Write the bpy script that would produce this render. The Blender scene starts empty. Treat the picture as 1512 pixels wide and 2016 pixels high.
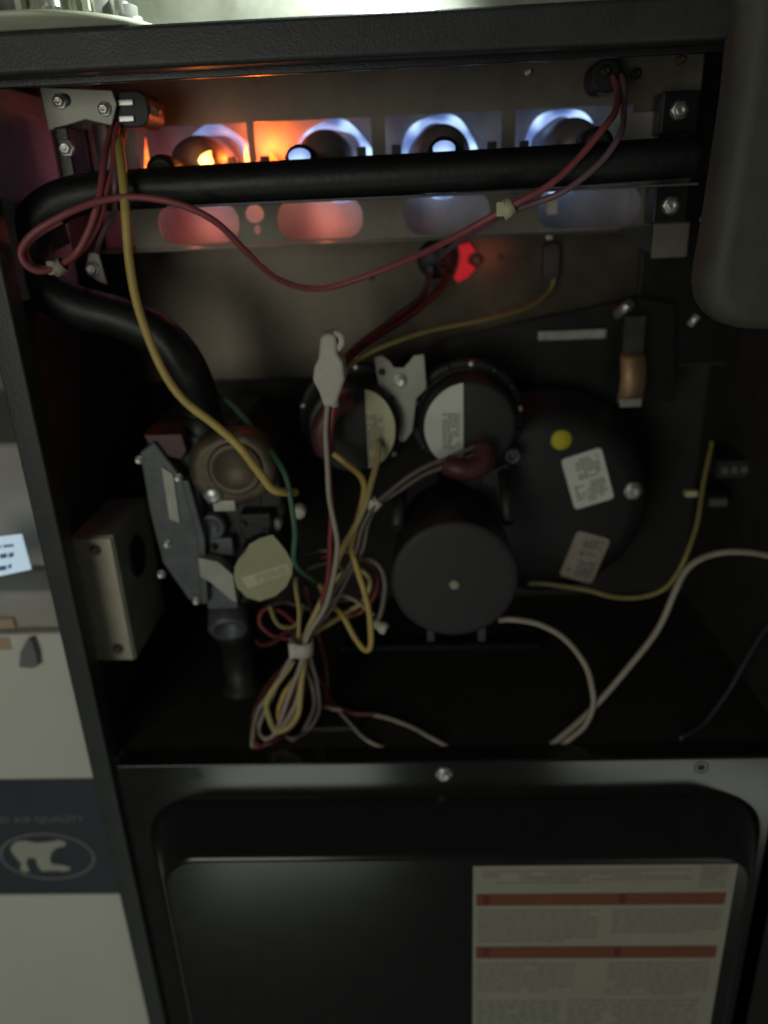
import bpy, bmesh, math, random
from mathutils import Vector, Matrix
from mathutils.geometry import tessellate_polygon
R = math.radians
random.seed(7)
scene = bpy.context.scene
C = scene.collection

# ------------------------------------------------------------------ camera
FPX = 1515.0                      # focal length in photograph pixels (1512 x 2016)
CAM = Vector((0.0, -0.37, 0.0))
CROT = Matrix.Rotation(R(2.5), 3, 'Z') @ Matrix.Rotation(R(68), 3, 'X') @ Matrix.Rotation(R(-2.5), 3, 'Z')
cd = bpy.data.cameras.new('camera')
cam = bpy.data.objects.new('camera', cd); C.objects.link(cam)
cam.location = CAM; cam.rotation_euler = CROT.to_euler()
cd.sensor_fit = 'VERTICAL'; cd.sensor_height = 24.0; cd.sensor_width = 18.0
cd.lens = 24.0 * FPX / 2016.0
cd.clip_start = 0.01; cd.clip_end = 20
cd.dof.use_dof = True; cd.dof.focus_distance = 0.33; cd.dof.aperture_fstop = 3.2
scene.camera = cam

# ------------------------------------------------------------------ light
w = bpy.data.worlds.new('World'); scene.world = w; w.use_nodes = True
bg = w.node_tree.nodes['Background']
bg.inputs[0].default_value = (0.86, 0.93, 0.84, 1); bg.inputs[1].default_value = 0.045

def area(name, loc, target, sx, sy, watts, col):
    d = bpy.data.lights.new(name, 'AREA'); d.shape = 'RECTANGLE'; d.size = sx; d.size_y = sy
    d.energy = watts; d.color = col
    o = bpy.data.objects.new(name, d); C.objects.link(o); o.location = loc
    o.rotation_euler = (Vector(target) - Vector(loc)).to_track_quat('-Z', 'Y').to_euler()
    return o
def spot(name, loc, target, watts, col, deg, blend=0.6, rad=0.01):
    d = bpy.data.lights.new(name, 'SPOT'); d.energy = watts; d.color = col
    d.spot_size = R(deg); d.spot_blend = blend; d.shadow_soft_size = rad
    o = bpy.data.objects.new(name, d); C.objects.link(o); o.location = loc
    o.rotation_euler = (Vector(target) - Vector(loc)).to_track_quat('-Z', 'Y').to_euler()
    return o
area('room_light', (-0.38, -0.95, -0.06), (0, 0.05, -0.10), 0.36, 0.50, 1.75, (1.0, 0.99, 0.89))
area('added_sheen_light', (-0.30, -1.10, -1.27), (-0.05, 0.0, -0.35), 0.40, 0.28, 0.75, (0.90, 1.0, 0.88))  # added unseen light, puts a sheen patch on the door panel and rim
area('added_side_sheen_light', (0.60, -1.10, -1.27), (0.10, 0.0, -0.33), 0.55, 0.13, 0.42, (0.92, 1.0, 0.86))  # second added light, for the sheen at the right of the rim
spot('work_torch', (0.0, 0.040, 0.140), (-0.03, 0.048, 0.072), 1.7, (0.86, 1.0, 0.90), 130)

scene.view_settings.view_transform = 'Standard'; scene.view_settings.look = 'None'
scene.view_settings.exposure = 0; scene.view_settings.gamma = 1
scene.render.engine = 'CYCLES'
scene.cycles.use_denoising = True
scene.cycles.max_bounces = 8
scene.cycles.sample_clamp_indirect = 3.0

# ------------------------------------------------------------------ helpers
def at(x, y, Y):
    """World point at depth Y seen at photograph pixel (x, y)."""
    d = CROT @ Vector(((x - 756) / FPX, -(y - 1008) / FPX, -1.0))
    return CAM + d * ((Y - CAM.y) / d.y)

MATS = {}
def mat(name, col, rough=0.5, metal=0.0, var=0.15, scale=60, bump=0.0, bscale=400, emit=None, estr=0.0,
        coat=0.0, col2=None, stretch=None, trans=0.0, rvar=0.1):
    m = bpy.data.materials.new(name); m.use_nodes = True; MATS[name] = m
    nt = m.node_tree; n = nt.nodes; l = nt.links
    b = n['Principled BSDF']
    b.inputs['Roughness'].default_value = rough; b.inputs['Metallic'].default_value = metal
    b.inputs['Coat Weight'].default_value = coat; b.inputs['Coat Roughness'].default_value = 0.15
    if trans: b.inputs['Transmission Weight'].default_value = trans
    tc = n.new('ShaderNodeTexCoord'); src = tc.outputs['Object']
    if stretch:
        mp = n.new('ShaderNodeMapping'); mp.inputs['Scale'].default_value = stretch
        l.new(src, mp.inputs[0]); src = mp.outputs[0]
    nz = n.new('ShaderNodeTexNoise'); nz.inputs['Scale'].default_value = scale
    nz.inputs['Detail'].default_value = 5; nz.inputs['Roughness'].default_value = 0.6
    l.new(src, nz.inputs['Vector'])
    cr = n.new('ShaderNodeValToRGB')
    c2 = col2 or tuple(min(1, c * (1 + var)) for c in col)
    c1 = tuple(c * (1 - var) for c in col)
    cr.color_ramp.elements[0].position = 0.3; cr.color_ramp.elements[1].position = 0.72
    cr.color_ramp.elements[0].color = (*c1, 1); cr.color_ramp.elements[1].color = (*c2, 1)
    l.new(nz.outputs['Fac'], cr.inputs[0]); l.new(cr.outputs[0], b.inputs['Base Color'])
    mr = n.new('ShaderNodeMapRange'); mr.inputs['To Min'].default_value = max(0.03, rough - rvar)
    mr.inputs['To Max'].default_value = min(1, rough + rvar * 1.2)
    l.new(nz.outputs['Fac'], mr.inputs[0]); l.new(mr.outputs[0], b.inputs['Roughness'])
    if bump:
        n2 = n.new('ShaderNodeTexNoise'); n2.inputs['Scale'].default_value = bscale; n2.inputs['Detail'].default_value = 3
        l.new(src, n2.inputs['Vector'])
        bp = n.new('ShaderNodeBump'); bp.inputs['Strength'].default_value = bump; bp.inputs['Distance'].default_value = 0.0006
        l.new(n2.outputs['Fac'], bp.inputs['Height']); l.new(bp.outputs[0], b.inputs['Normal'])
    if emit:
        b.inputs['Emission Color'].default_value = (*emit, 1); b.inputs['Emission Strength'].default_value = estr
    return m

mat('black_paint', (0.009, 0.009, 0.009), 0.36, bump=0.25, bscale=900)
mat('door_paint', (0.008, 0.0085, 0.0078), 0.19, bump=0.035, bscale=500, rvar=0.02)
mat('door_rim', (0.014, 0.015, 0.013), 0.15, bump=0.035, bscale=500, rvar=0.02)
mat('inner_paint', (0.032, 0.030, 0.027), 0.65, bump=0.3, bscale=700)
mat('frame_paint', (0.036, 0.040, 0.037), 0.45, bump=0.3, bscale=900)
mat('cover_paint', (0.080, 0.077, 0.062), 0.6, bump=0.3, bscale=600)
mat('liner', (0.27, 0.25, 0.28), 0.8, bump=0.6, bscale=220, stretch=(1, 1, 5))
mat('black_pipe', (0.009, 0.009, 0.0095), 0.45, bump=0.35, bscale=350)
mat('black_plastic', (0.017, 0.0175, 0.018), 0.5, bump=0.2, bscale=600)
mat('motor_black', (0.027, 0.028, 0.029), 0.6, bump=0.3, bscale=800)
mat('bracket_zinc', (0.42, 0.42, 0.36), 0.5, 0.4, var=0.22, scale=60, bump=0.1, bscale=150)
mat('galvanised', (0.185, 0.170, 0.135), 0.5, 0.4, var=0.25, scale=35, bump=0.1, bscale=120)
mat('vestibule_steel', (0.098, 0.085, 0.064), 0.40, 0.75, var=0.35, scale=22, bump=0.12, bscale=90)
mat('hot_steel', (0.42, 0.40, 0.40), 0.5, 0.4, var=0.2, scale=50)
mat('dark_steel', (0.07, 0.068, 0.07), 0.5, 0.7, var=0.3, scale=60)
mat('burner_steel', (0.34, 0.31, 0.31), 0.45, 0.6, var=0.25, scale=60)
mat('zinc', (0.62, 0.62, 0.58), 0.35, 0.8, var=0.2, scale=90)
mat('bright_zinc', (0.75, 0.75, 0.70), 0.3, 0.6, var=0.15, scale=90)
mat('cast_grey', (0.12, 0.13, 0.135), 0.5, 0.5, var=0.25, scale=80, bump=0.3, bscale=500)
mat('brass_brown', (0.14, 0.105, 0.07), 0.5, 0.4, var=0.35, scale=60)
mat('valve_dark', (0.030, 0.030, 0.030), 0.5, 0.2, var=0.3, scale=90, bump=0.3, bscale=400)
mat('copper', (0.40, 0.26, 0.14), 0.5, 0.6, var=0.25, scale=70)
mat('white_label', (0.76, 0.77, 0.69), 0.55, var=0.06, scale=60)
mat('cream_label', (0.60, 0.58, 0.36), 0.55, var=0.08, scale=60)
mat('tan_label', (0.36, 0.325, 0.26), 0.6, var=0.08, scale=60)
mat('green_label', (0.40, 0.40, 0.23), 0.55, var=0.08, scale=60)
mat('paper', (0.33, 0.315, 0.25), 0.6, var=0.07, scale=30)
mat('print_grey', (0.25, 0.25, 0.23), 0.6, var=0.2, scale=200)
mat('print_pale', (0.28, 0.26, 0.205), 0.6, var=0.15, scale=200)
mat('print_dark', (0.10, 0.10, 0.10), 0.6, var=0.2, scale=200)
mat('print_red', (0.19, 0.055, 0.020), 0.6, var=0.12, scale=80)
mat('print_red_dark', (0.14, 0.02, 0.012), 0.6, var=0.12, scale=80)
mat('print_blue', (0.16, 0.24, 0.50), 0.6, var=0.1, scale=100)
mat('white_card', (0.72, 0.71, 0.63), 0.6, var=0.05, scale=8)
mat('grey_card', (0.42, 0.40, 0.36), 0.7, var=0.12, scale=14)
mat('tab_grey', (0.20, 0.20, 0.19), 0.7, var=0.1, scale=30)
mat('blue_card', (0.5, 0.55, 0.6), 0.3, var=0.04, scale=20, emit=(0.58, 0.80, 0.95), estr=0.55)  # brightness of the card added as emission
mat('navy_band', (0.045, 0.055, 0.066), 0.55, var=0.1, scale=30)
mat('band_print', (0.22, 0.23, 0.24), 0.6, var=0.15, scale=80)
mat('bear_white', (0.46, 0.45, 0.38), 0.6, var=0.1, scale=60)
mat('orange_sticker', (0.52, 0.37, 0.26), 0.6, var=0.1, scale=40)
mat('white_plastic', (0.60, 0.56, 0.48), 0.5, var=0.1, scale=90)
mat('pvc', (0.70, 0.72, 0.55), 0.35, var=0.1, scale=40)
mat('plate_tan', (0.50, 0.46, 0.35), 0.5, 0.2, var=0.12, scale=60)
mat('yellow_dot', (0.62, 0.52, 0.03), 0.5, var=0.08, scale=70)
mat('boot_and_lit_red', (0.085, 0.028, 0.027), 0.45, var=0.15, scale=70)  # hose boots' own red; on the valve corner it imitates red light
mat('red_spot_glow', (0.5, 0.01, 0.015), 0.4, emit=(1.0, 0.02, 0.04), estr=0.24)  # emission stands in for red light on the panel
def flamemat(name, c1, c2, s1, s2, scale):
    m = mat(name, c1, 0.8); n = m.node_tree.nodes; l = m.node_tree.links; b = n['Principled BSDF']
    tc = n.new('ShaderNodeTexCoord'); nz = n.new('ShaderNodeTexNoise'); nz.inputs['Scale'].default_value = scale; nz.inputs['Detail'].default_value = 1
    l.new(tc.outputs['Object'], nz.inputs['Vector'])
    cr = n.new('ShaderNodeValToRGB'); cr.color_ramp.elements[0].position = 0.38; cr.color_ramp.elements[1].position = 0.62
    cr.color_ramp.elements[0].color = (*c1, 1); cr.color_ramp.elements[1].color = (*c2, 1)
    mr = n.new('ShaderNodeMapRange'); mr.inputs['From Min'].default_value = 0.35; mr.inputs['From Max'].default_value = 0.65
    mr.inputs['To Min'].default_value = s1; mr.inputs['To Max'].default_value = s2
    l.new(nz.outputs['Fac'], cr.inputs[0]); l.new(nz.outputs['Fac'], mr.inputs[0])
    l.new(cr.outputs[0], b.inputs['Emission Color']); l.new(mr.outputs[0], b.inputs['Emission Strength'])
flamemat('flame_blue', (0.24, 0.38, 0.90), (0.50, 0.72, 1.0), 0.35, 1.5, 60)
flamemat('flame_blue_soft', (0.26, 0.36, 0.85), (0.40, 0.58, 1.0), 0.30, 0.75, 45)
flamemat('flame_orange', (1.0, 0.13, 0.02), (1.0, 0.28, 0.04), 1.5, 3.0, 120)
flamemat('flame_yellow', (1.0, 0.30, 0.05), (1.0, 0.55, 0.15), 2.5, 5.0, 120)
def wiremat(name, col): mat(name, col, 0.42, var=0.12, scale=120, bump=0.1, bscale=300)
wiremat('w_yellow', (0.58, 0.43, 0.12)); wiremat('w_yellow_pale', (0.52, 0.42, 0.17)); wiremat('w_pink', (0.33, 0.085, 0.095))
wiremat('w_red', (0.24, 0.045, 0.04)); wiremat('w_darkred', (0.09, 0.022, 0.022)); wiremat('w_white', (0.40, 0.35, 0.28))
wiremat('w_grey', (0.18, 0.15, 0.13)); wiremat('w_purple', (0.20, 0.12, 0.15)); wiremat('w_green', (0.07, 0.17, 0.11))
wiremat('w_teal', (0.03, 0.05, 0.05)); wiremat('w_olive', (0.30, 0.27, 0.09)); wiremat('w_brown', (0.10, 0.06, 0.05))

WL = {}                                            # world location of every object
def empty(name, loc, parent=None):
    o = bpy.data.objects.new(name, None); C.objects.link(o); o.empty_display_size = 0.01
    loc = Vector(loc); WL[o.name] = loc
    o.parent = parent; o.location = loc - (WL[parent.name] if parent else Vector())
    return o
def tag(o, label=None, cat=None, group=None, kind=None):
    if label: o['label'] = label
    if cat: o['category'] = cat
    if group: o['group'] = group
    if kind: o['kind'] = kind
    return o

class MB:
    """Collects shapes in world coordinates; build() links them as one mesh object."""
    def __init__(s): s.bm = bmesh.new(); s.mats = []
    def mi(s, m):
        if m not in s.mats: s.mats.append(m)
        return s.mats.index(m)
    def face(s, pts, m=None, smooth=False):
        f = s.bm.faces.new([s.bm.verts.new(p) for p in pts]); f.smooth = smooth
        if m: f.material_index = s.mi(m)
        return f
    def box(s, a, b, m=None):
        x0, y0, z0 = (min(a[i], b[i]) for i in range(3)); x1, y1, z1 = (max(a[i], b[i]) for i in range(3))
        v = [s.bm.verts.new((x, y, z)) for z in (z0, z1) for y in (y0, y1) for x in (x0, x1)]
        for q in ((0, 2, 3, 1), (4, 5, 7, 6), (0, 1, 5, 4), (2, 6, 7, 3), (0, 4, 6, 2), (1, 3, 7, 5)):
            f = s.bm.faces.new([v[i] for i in q])
            if m: f.material_index = s.mi(m)
        return s
    def lathe(s, base, axis, prof, n=32, m=None, sx=1.0):
        """prof = [(distance along axis, radius)]"""
        ax = Vector(axis).normalized(); u = ax.orthogonal().normalized()
        if abs(ax.z) < 0.9: u = ax.cross(Vector((0, 0, 1))).normalized()
        v = ax.cross(u); base = Vector(base); rings = []
        for d, r in prof:
            if r <= 1e-7: rings.append([s.bm.verts.new(base + ax * d)])
            else: rings.append([s.bm.verts.new(base + ax * d + (u * math.cos(2 * math.pi * k / n) * sx + v * math.sin(2 * math.pi * k / n)) * r) for k in range(n)])
        for a, b in zip(rings, rings[1:]):
            for k in range(n):
                k2 = (k + 1) % n
                if len(a) == 1 and len(b) == 1: continue
                if len(a) == 1: q = (a[0], b[k2], b[k])
                elif len(b) == 1: q = (a[k], a[k2], b[0])
                else: q = (a[k], a[k2], b[k2], b[k])
                f = s.bm.faces.new(q); f.smooth = True
                if m: f.material_index = s.mi(m)
        return s
    def tube(s, pts, r, n=10, m=None, cap=True):
        pts = [Vector(p) for p in pts]; N = len(pts); rings = []; u = None
        for i, p in enumerate(pts):
            t = (pts[min(i + 1, N - 1)] - pts[max(i - 1, 0)]).normalized()
            if u is None: u = t.orthogonal().normalized()
            u = (u - t * u.dot(t)); u = u.normalized() if u.length > 1e-6 else t.orthogonal().normalized()
            v = t.cross(u); rr = r[i] if isinstance(r, (list, tuple)) else r
            rings.append([s.bm.verts.new(p + (u * math.cos(2 * math.pi * k / n) + v * math.sin(2 * math.pi * k / n)) * rr) for k in range(n)])
        for a, b in zip(rings, rings[1:]):
            for k in range(n):
                f = s.bm.faces.new((a[k], a[(k + 1) % n], b[(k + 1) % n], b[k])); f.smooth = True
                if m: f.material_index = s.mi(m)
        if cap:
            for rg in (rings[0][::-1], rings[-1]):
                f = s.bm.faces.new(rg)
                if m: f.material_index = s.mi(m)
        return s
    def prism(s, outline, y0, y1, m=None, m_front=None):
        """outline = [(x, z)] extruded in depth from y0 (front) to y1"""
        a = [s.bm.verts.new((x, y0, z)) for x, z in outline]; b = [s.bm.verts.new((x, y1, z)) for x, z in outline]
        n = len(a); fs = [s.bm.faces.new(a), s.bm.faces.new(b[::-1])]
        for k in range(n): fs.append(s.bm.faces.new((a[k], b[k], b[(k + 1) % n], a[(k + 1) % n])))
        for i, f in enumerate(fs):
            if i == 0 and m_front: f.material_index = s.mi(m_front)
            elif m: f.material_index = s.mi(m)
        return s
    def holed(s, loops, y):
        """flat sheet in the XZ plane with holes (loops[0] outer)"""
        L = [[Vector((x, z, 0)) for x, z in lp] for lp in loops]
        tri = tessellate_polygon(L); flat = [p for lp in L for p in lp]
        vs = [s.bm.verts.new((p.x, y, p.y)) for p in flat]
        for t in tri:
            try: s.bm.faces.new([vs[i] for i in t])
            except ValueError: pass
        return s
    def build(s, name, m=None, parent=None, bevel=0.0, seg=2, solid=0.0, smooth=False, origin=None, recalc=True, angle=35):
        bm = s.bm
        if recalc: bmesh.ops.recalc_face_normals(bm, faces=bm.faces)
        if not bm.verts: raise RuntimeError(name)
        lo = Vector(min(v.co[i] for v in bm.verts) for i in range(3)); hi = Vector(max(v.co[i] for v in bm.verts) for i in range(3))
        c = Vector(origin) if origin else (lo + hi) / 2
        bmesh.ops.translate(bm, verts=bm.verts, vec=-c)
        me = bpy.data.meshes.new(name)
        if m and m not in s.mats: s.mats.insert(0, m) if not s.mats else s.mats.append(m)
        if smooth:
            for f in bm.faces: f.smooth = True
        bm.to_mesh(me); bm.free()
        for k in s.mats: me.materials.append(MATS[k])
        o = bpy.data.objects.new(name, me); C.objects.link(o); WL[o.name] = c
        o.parent = parent; o.location = c - (WL[parent.name] if parent else Vector())
        if solid:
            md = o.modifiers.new('thickness', 'SOLIDIFY'); md.thickness = solid; md.offset = 0
        if bevel:
            md = o.modifiers.new('edges', 'BEVEL'); md.width = bevel; md.segments = seg
            md.limit_method = 'ANGLE'; md.angle_limit = R(angle)
            for p in me.polygons: p.use_smooth = True
            md.harden_normals = False
            wn = o.modifiers.new('normals', 'WEIGHTED_NORMAL'); wn.keep_sharp = True
        return o

def rrect(x0, z0, x1, z1, r, n=6, corners=(1, 1, 1, 1)):
    """rounded rectangle outline; corners = bottom-left, bottom-right, top-right, top-left"""
    P = []
    for (cx, cz, a0, on, px, pz) in ((x0 + r, z0 + r, 180, corners[0], x0, z0), (x1 - r, z0 + r, 270, corners[1], x1, z0),
                                     (x1 - r, z1 - r, 0, corners[2], x1, z1), (x0 + r, z1 - r, 90, corners[3], x0, z1)):
        if not on: P.append((px, pz)); continue
        for k in range(n + 1):
            a = R(a0 + 90 * k / n); P.append((cx + r * math.cos(a), cz + r * math.sin(a)))
    return P
def spline(pts, per=8):
    P = [Vector(p) for p in pts]; out = []
    for i in range(len(P) - 1):
        p0, p1, p2, p3 = P[max(i - 1, 0)], P[i], P[i + 1], P[min(i + 2, len(P) - 1)]
        for k in range(per):
            t = k / per
            out.append(0.5 * (2 * p1 + (p2 - p0) * t + (2 * p0 - 5 * p1 + 4 * p2 - p3) * t * t + (3 * p1 - p0 - 3 * p2 + p3) * t ** 3))
    out.append(P[-1]); return out
def screw(parent, p, r=0.0035, m='zinc', name='screw', axis=(0, -1, 0), tilt=0.0, slot=True):
    """hex washer-head screw standing on the surface at p"""
    p = Vector(p); ax = Vector(axis).normalized(); mb = MB()
    mb.lathe(p, ax, [(-0.001, r * 1.0), (0.0004, r), (0.0008, r * 0.92)], 20)
    mb.lathe(p, ax, [(0.0008, r * 0.92), (0.0009, r * 0.74), (0.0026, r * 0.70), (0.0031, r * 0.5), (0.0024, r * 0.28), (0.0024, 0)], 6)
    return mb.build(name, m, parent)
def text_lines(mb, o, u, v, w_, h_, lines, m, rng, fill=0.9, lh=0.55, words=True):
    """rows of small word-like marks inside a w_ x h_ block; o = top-left, u right, v down"""
    o, u, v = Vector(o), Vector(u).normalized(), Vector(v).normalized()
    step = h_ / lines
    for i in range(lines):
        x = 0.0; end = w_ * (1 if i < lines - 1 else rng.uniform(0.4, 0.9))
        while x < end:
            wl = min(rng.uniform(0.02, 0.09) * max(w_, 0.03) + step * 0.5, end - x)
            if wl > 0 and (rng.random() < fill):
                a = o + u * x + v * (i * step + step * 0.2)
                mb.face([a, a + u * wl, a + u * wl + v * step * lh, a + v * step * lh], m)
            x += wl + step * 0.35

# ------------------------------------------------------------------ furnace cabinet
XL, XR = -0.2017, 0.222            # cabinet sides
ZT, ZD, ZB = 0.0724, -0.312, -0.80  # top edge, blower deck, base
F_ = empty('furnace', (0.01, 0.30, ZB))
tag(F_, 'black gas furnace with open burner compartment, lit burners and loose wiring', 'furnace')
MB().box((XL, 0.0012, ZB), (XL + 0.0012, 0.60, ZT)).build('side_wall', 'inner_paint', F_)
MB().box((XR - 0.0012, 0.0012, ZB), (XR, 0.60, ZT)).build('side_wall', 'inner_paint', F_)
# insulation liner on the upper part of the side wall
lin = MB().box((XL + 0.0014, 0.016, -0.04), (XL + 0.006, 0.100, 0.060)).build('liner', 'liner', F_, bevel=0.0015)
lin['label'] = 'rough grey liner patch on the side wall beside the igniter bracket'
fl = MB(); fl.prism([(XL, ZB), (XL + 0.0125, ZB), (XL + 0.0125, 0.0545), (XL, 0.0545)], 0.0, 0.014)
fl.build('side_flange', 'frame_paint', F_, bevel=0.0012)
MB().prism([(XR - 0.0125, ZB), (XR, ZB), (XR, 0.0545), (XR - 0.0125, 0.0545)], 0.0, 0.014).build('side_flange', 'frame_paint', F_, bevel=0.0012)
tf = MB().box((XL - 0.004, 0.0, 0.0560), (XR, 0.012, ZT)).build('top_flange', 'frame_paint', F_, bevel=0.0024, seg=4)
MB().box((XL + 0.0015, 0.0125, 0.0670), (XR - 0.0015, 0.60, 0.0700)).build('top_panel', 'inner_paint', F_)
MB().box((XL + 0.0015, 0.0145, 0.0535), (XR - 0.0015, 0.0180, 0.0668)).build('header_strip', 'black_paint', F_, bevel=0.0005)
MB().box((XL + 0.0015, 0.0145, ZD - 0.003), (XR - 0.0015, 0.30, ZD)).build('blower_deck', 'inner_paint', F_, bevel=0.0006)
MB().box((XL + 0.0015, 0.205, ZD + 0.0005), (XR - 0.0015, 0.208, -0.113)).build('lower_panel', 'inner_paint', F_)
vp = MB().box((XL + 0.0015, 0.158, -0.1115), (0.150, 0.161, 0.050)).build('vestibule_panel', 'vestibule_steel', F_, bevel=0.0008)
vp['label'] = 'bare brownish steel panel behind the wires'
MB().box((0.1515, 0.160, -0.1115), (XR - 0.0015, 0.163, 0.066)).build('vestibule_panel', 'black_paint', F_, bevel=0.0008)
Q = [at(*q, 0.150) for q in ((700, 760), (790, 706), (880, 668), (1000, 640), (1120, 615), (1262, 585), (1330, 600), (1330, 790), (700, 790))]
MB().prism([(q.x, q.z) for q in Q], 0.150, 0.1515).build('heat_shield', 'black_paint', F_, bevel=0.0005)
MB().box((-0.150, 0.1615, -0.113), (0.215, 0.204, -0.110)).build('panel_ledge', 'inner_paint', F_)
for x, y in ((1340, 120), (1205, 600)): pass

# ------------------------------------------------------------------ blower door
bd = MB().box((XL + 0.016, 0.0, ZB + 0.01), (XR + 0.02, 0.0140, ZD + 0.001)).build('blower_door', 'door_rim', F_, bevel=0.0014, seg=3)
bd['label'] = 'lower black blower compartment door with raised panel and warning label'
rp = MB(); prof = [(0.0, 0.0), (0.003, 0.0012), (0.010, 0.005), (0.020, 0.0105), (0.0285, 0.0155), (0.0303, 0.0170), (0.031, 0.0190), (0.031, 0.20)]
rings = []
for dpt, ins in prof[:-1]:
    rings.append([rp.bm.verts.new((x, -dpt + (0.0002 if dpt == 0 else 0), z)) for x, z in
                  rrect(-0.173 + ins, -0.76 + ins, 0.206 - ins, -0.3375 - ins, max(0.030 - ins * 0.55, 0.010), 8)])
for a, b in zip(rings, rings[1:]):
    n = len(a)
    for k in range(n):
        f = rp.bm.faces.new((a[k], b[k], b[(k + 1) % n], a[(k + 1) % n])); f.smooth = True
rp.bm.faces.new(rings[-1])
rp.build('raised_panel', 'door_paint', bd)
screw(bd, at(874, 1524, 0), 0.0052, 'zinc')
for x, y in ((385, 1526), (1381, 1512)):
    p = at(x, y, -0.0003); MB().lathe(p, (0, 1, 0), [(0, 0.0042), (0.0004, 0.0034), (0.0001, 0.0)], 20).build('screw_hole', 'black_plastic', bd)
# warning label
LY = -0.0316; lx0, lx1, lz1, lz0 = 0.0280, 0.1795, -0.3605, -0.66
lb = MB(); lb.box((lx0, LY, lz0), (lx1, LY + 0.0004, lz1), 'paper')
rng = random.Random(3); U, V_ = Vector((1, 0, 0)), Vector((0, 0, -1))
LF = LY - 0.0002
def zrow(y, x=1100): return at(x, y, LY).z
def strip(x0, x1, z1, z0, m, dy=0.0): lb.face([(x0, LF - dy, z1), (x1, LF - dy, z1), (x1, LF - dy, z0), (x0, LF - dy, z0)], m)
bars = ((1759, 1782), (1863, 1886))
for a, b in bars:
    strip(lx0 + 0.002, lx1 - 0.004, zrow(a), zrow(b), 'print_red')
    for xx in (lx0 + 0.006, lx0 + 0.086): strip(xx, xx + 0.004, zrow(a) - 0.001, zrow(b) + 0.001, 'print_red_dark', 0.0001)
text_lines(lb, (lx0 + 0.006, LF, lz1 - 0.003), U, V_, 0.120, 0.0115, 5, 'print_pale', rng)
strip(lx1 - 0.0205, lx1 - 0.005, lz1 - 0.0015, zrow(1750), 'print_pale')
text_lines(lb, (lx1 - 0.019, LF - 0.0001, lz1 - 0.003), U, V_, 0.012, 0.009, 3, 'print_grey', rng)
za, zb = zrow(1790), zrow(1856)
text_lines(lb, (lx0 + 0.003, LF, za), U, V_, 0.072, za - zb, 9, 'print_pale', rng, 0.97)
text_lines(lb, (lx0 + 0.083, LF, za), U, V_, 0.064, (za - zb) * 0.75, 7, 'print_pale', rng, 0.97)
za = zrow(1894); zb = zrow(1960)
text_lines(lb, (lx0 + 0.003, LF, za), U, V_, 0.060, (za - zb) * 0.9, 8, 'print_pale', rng, 0.97)
text_lines(lb, (lx0 + 0.083, LF, za), U, V_, 0.062, (za - zb), 9, 'print_pale', rng, 0.97)
text_lines(lb, (lx0 + 0.003, LF, zb - 0.004), U, V_, 0.052, 0.026, 6, 'print_grey', rng, 0.97)
text_lines(lb, (lx0 + 0.060, LF, zb - 0.003), U, V_, 0.082, 0.030, 7, 'print_pale', rng, 0.97)
lbo = lb.build('warning_label', None, bd)
lbo['label'] = 'cream paper warning label with two rust red bars'

# ------------------------------------------------------------------ burner box
BY = 0.105
wins = [(-0.1508, -0.0878), (-0.0840, -0.0186), (-0.0109, 0.0534), (0.0609, 0.1245)]
slots = [(-0.1445, -0.0975), (-0.0748, -0.0255), (-0.0020, 0.0475), (0.0745, 0.1330)]
bb = MB()
outer = [(0.1400, -0.0205), (0.1600, 0.0050), (0.1600, 0.0665), (XL + 0.0060, 0.0665), (XL + 0.0060, 0.0440), (-0.1600, 0.0440), (-0.1600, -0.0205)]
loops = [outer]
for a, b in wins: loops.append([(a, 0.0165), (b, 0.0165), (b, 0.0432), (a, 0.0432)])
for a, b in slots: loops.append(rrect(a, -0.0190, b, 0.0030, 0.0100, 6))
loops.append([(-0.0880 + 0.0055 * math.cos(R(t)), -0.0040 + 0.0050 * math.sin(R(t))) for t in range(0, 360, 30)])
loops.append([(-0.0872 + 0.0020 * math.cos(R(t)), -0.0125 + 0.0026 * math.sin(R(t))) for t in range(0, 360, 30)])
bbo = bb.holed(loops, BY).build('burner_box', 'galvanised', F_, solid=0.0012)
bbo['label'] = 'bare steel burner box with four windows and oval slots, lit by flames'
MB().box((XL + 0.0062, BY + 0.002, -0.0225), (0.158, 0.150, -0.0212)).build('bottom_plate', 'vestibule_steel', bbo)
MB().box((XL + 0.0062, BY + 0.002, 0.0640), (0.158, 0.150, 0.0652)).build('top_plate', 'dark_steel', bbo)
MB().box((0.1385, BY + 0.002, -0.0210), (0.1400, 0.150, 0.0638)).build('end_plate', 'hot_steel', bbo)
MB().box((-0.1945, 0.1510, -0.0225), (0.158, 0.1525, 0.0665)).build('back_plate', 'hot_steel', bbo)
bcx = [-0.1215, -0.0500, 0.0215, 0.0925]; BZ = 0.0225
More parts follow.
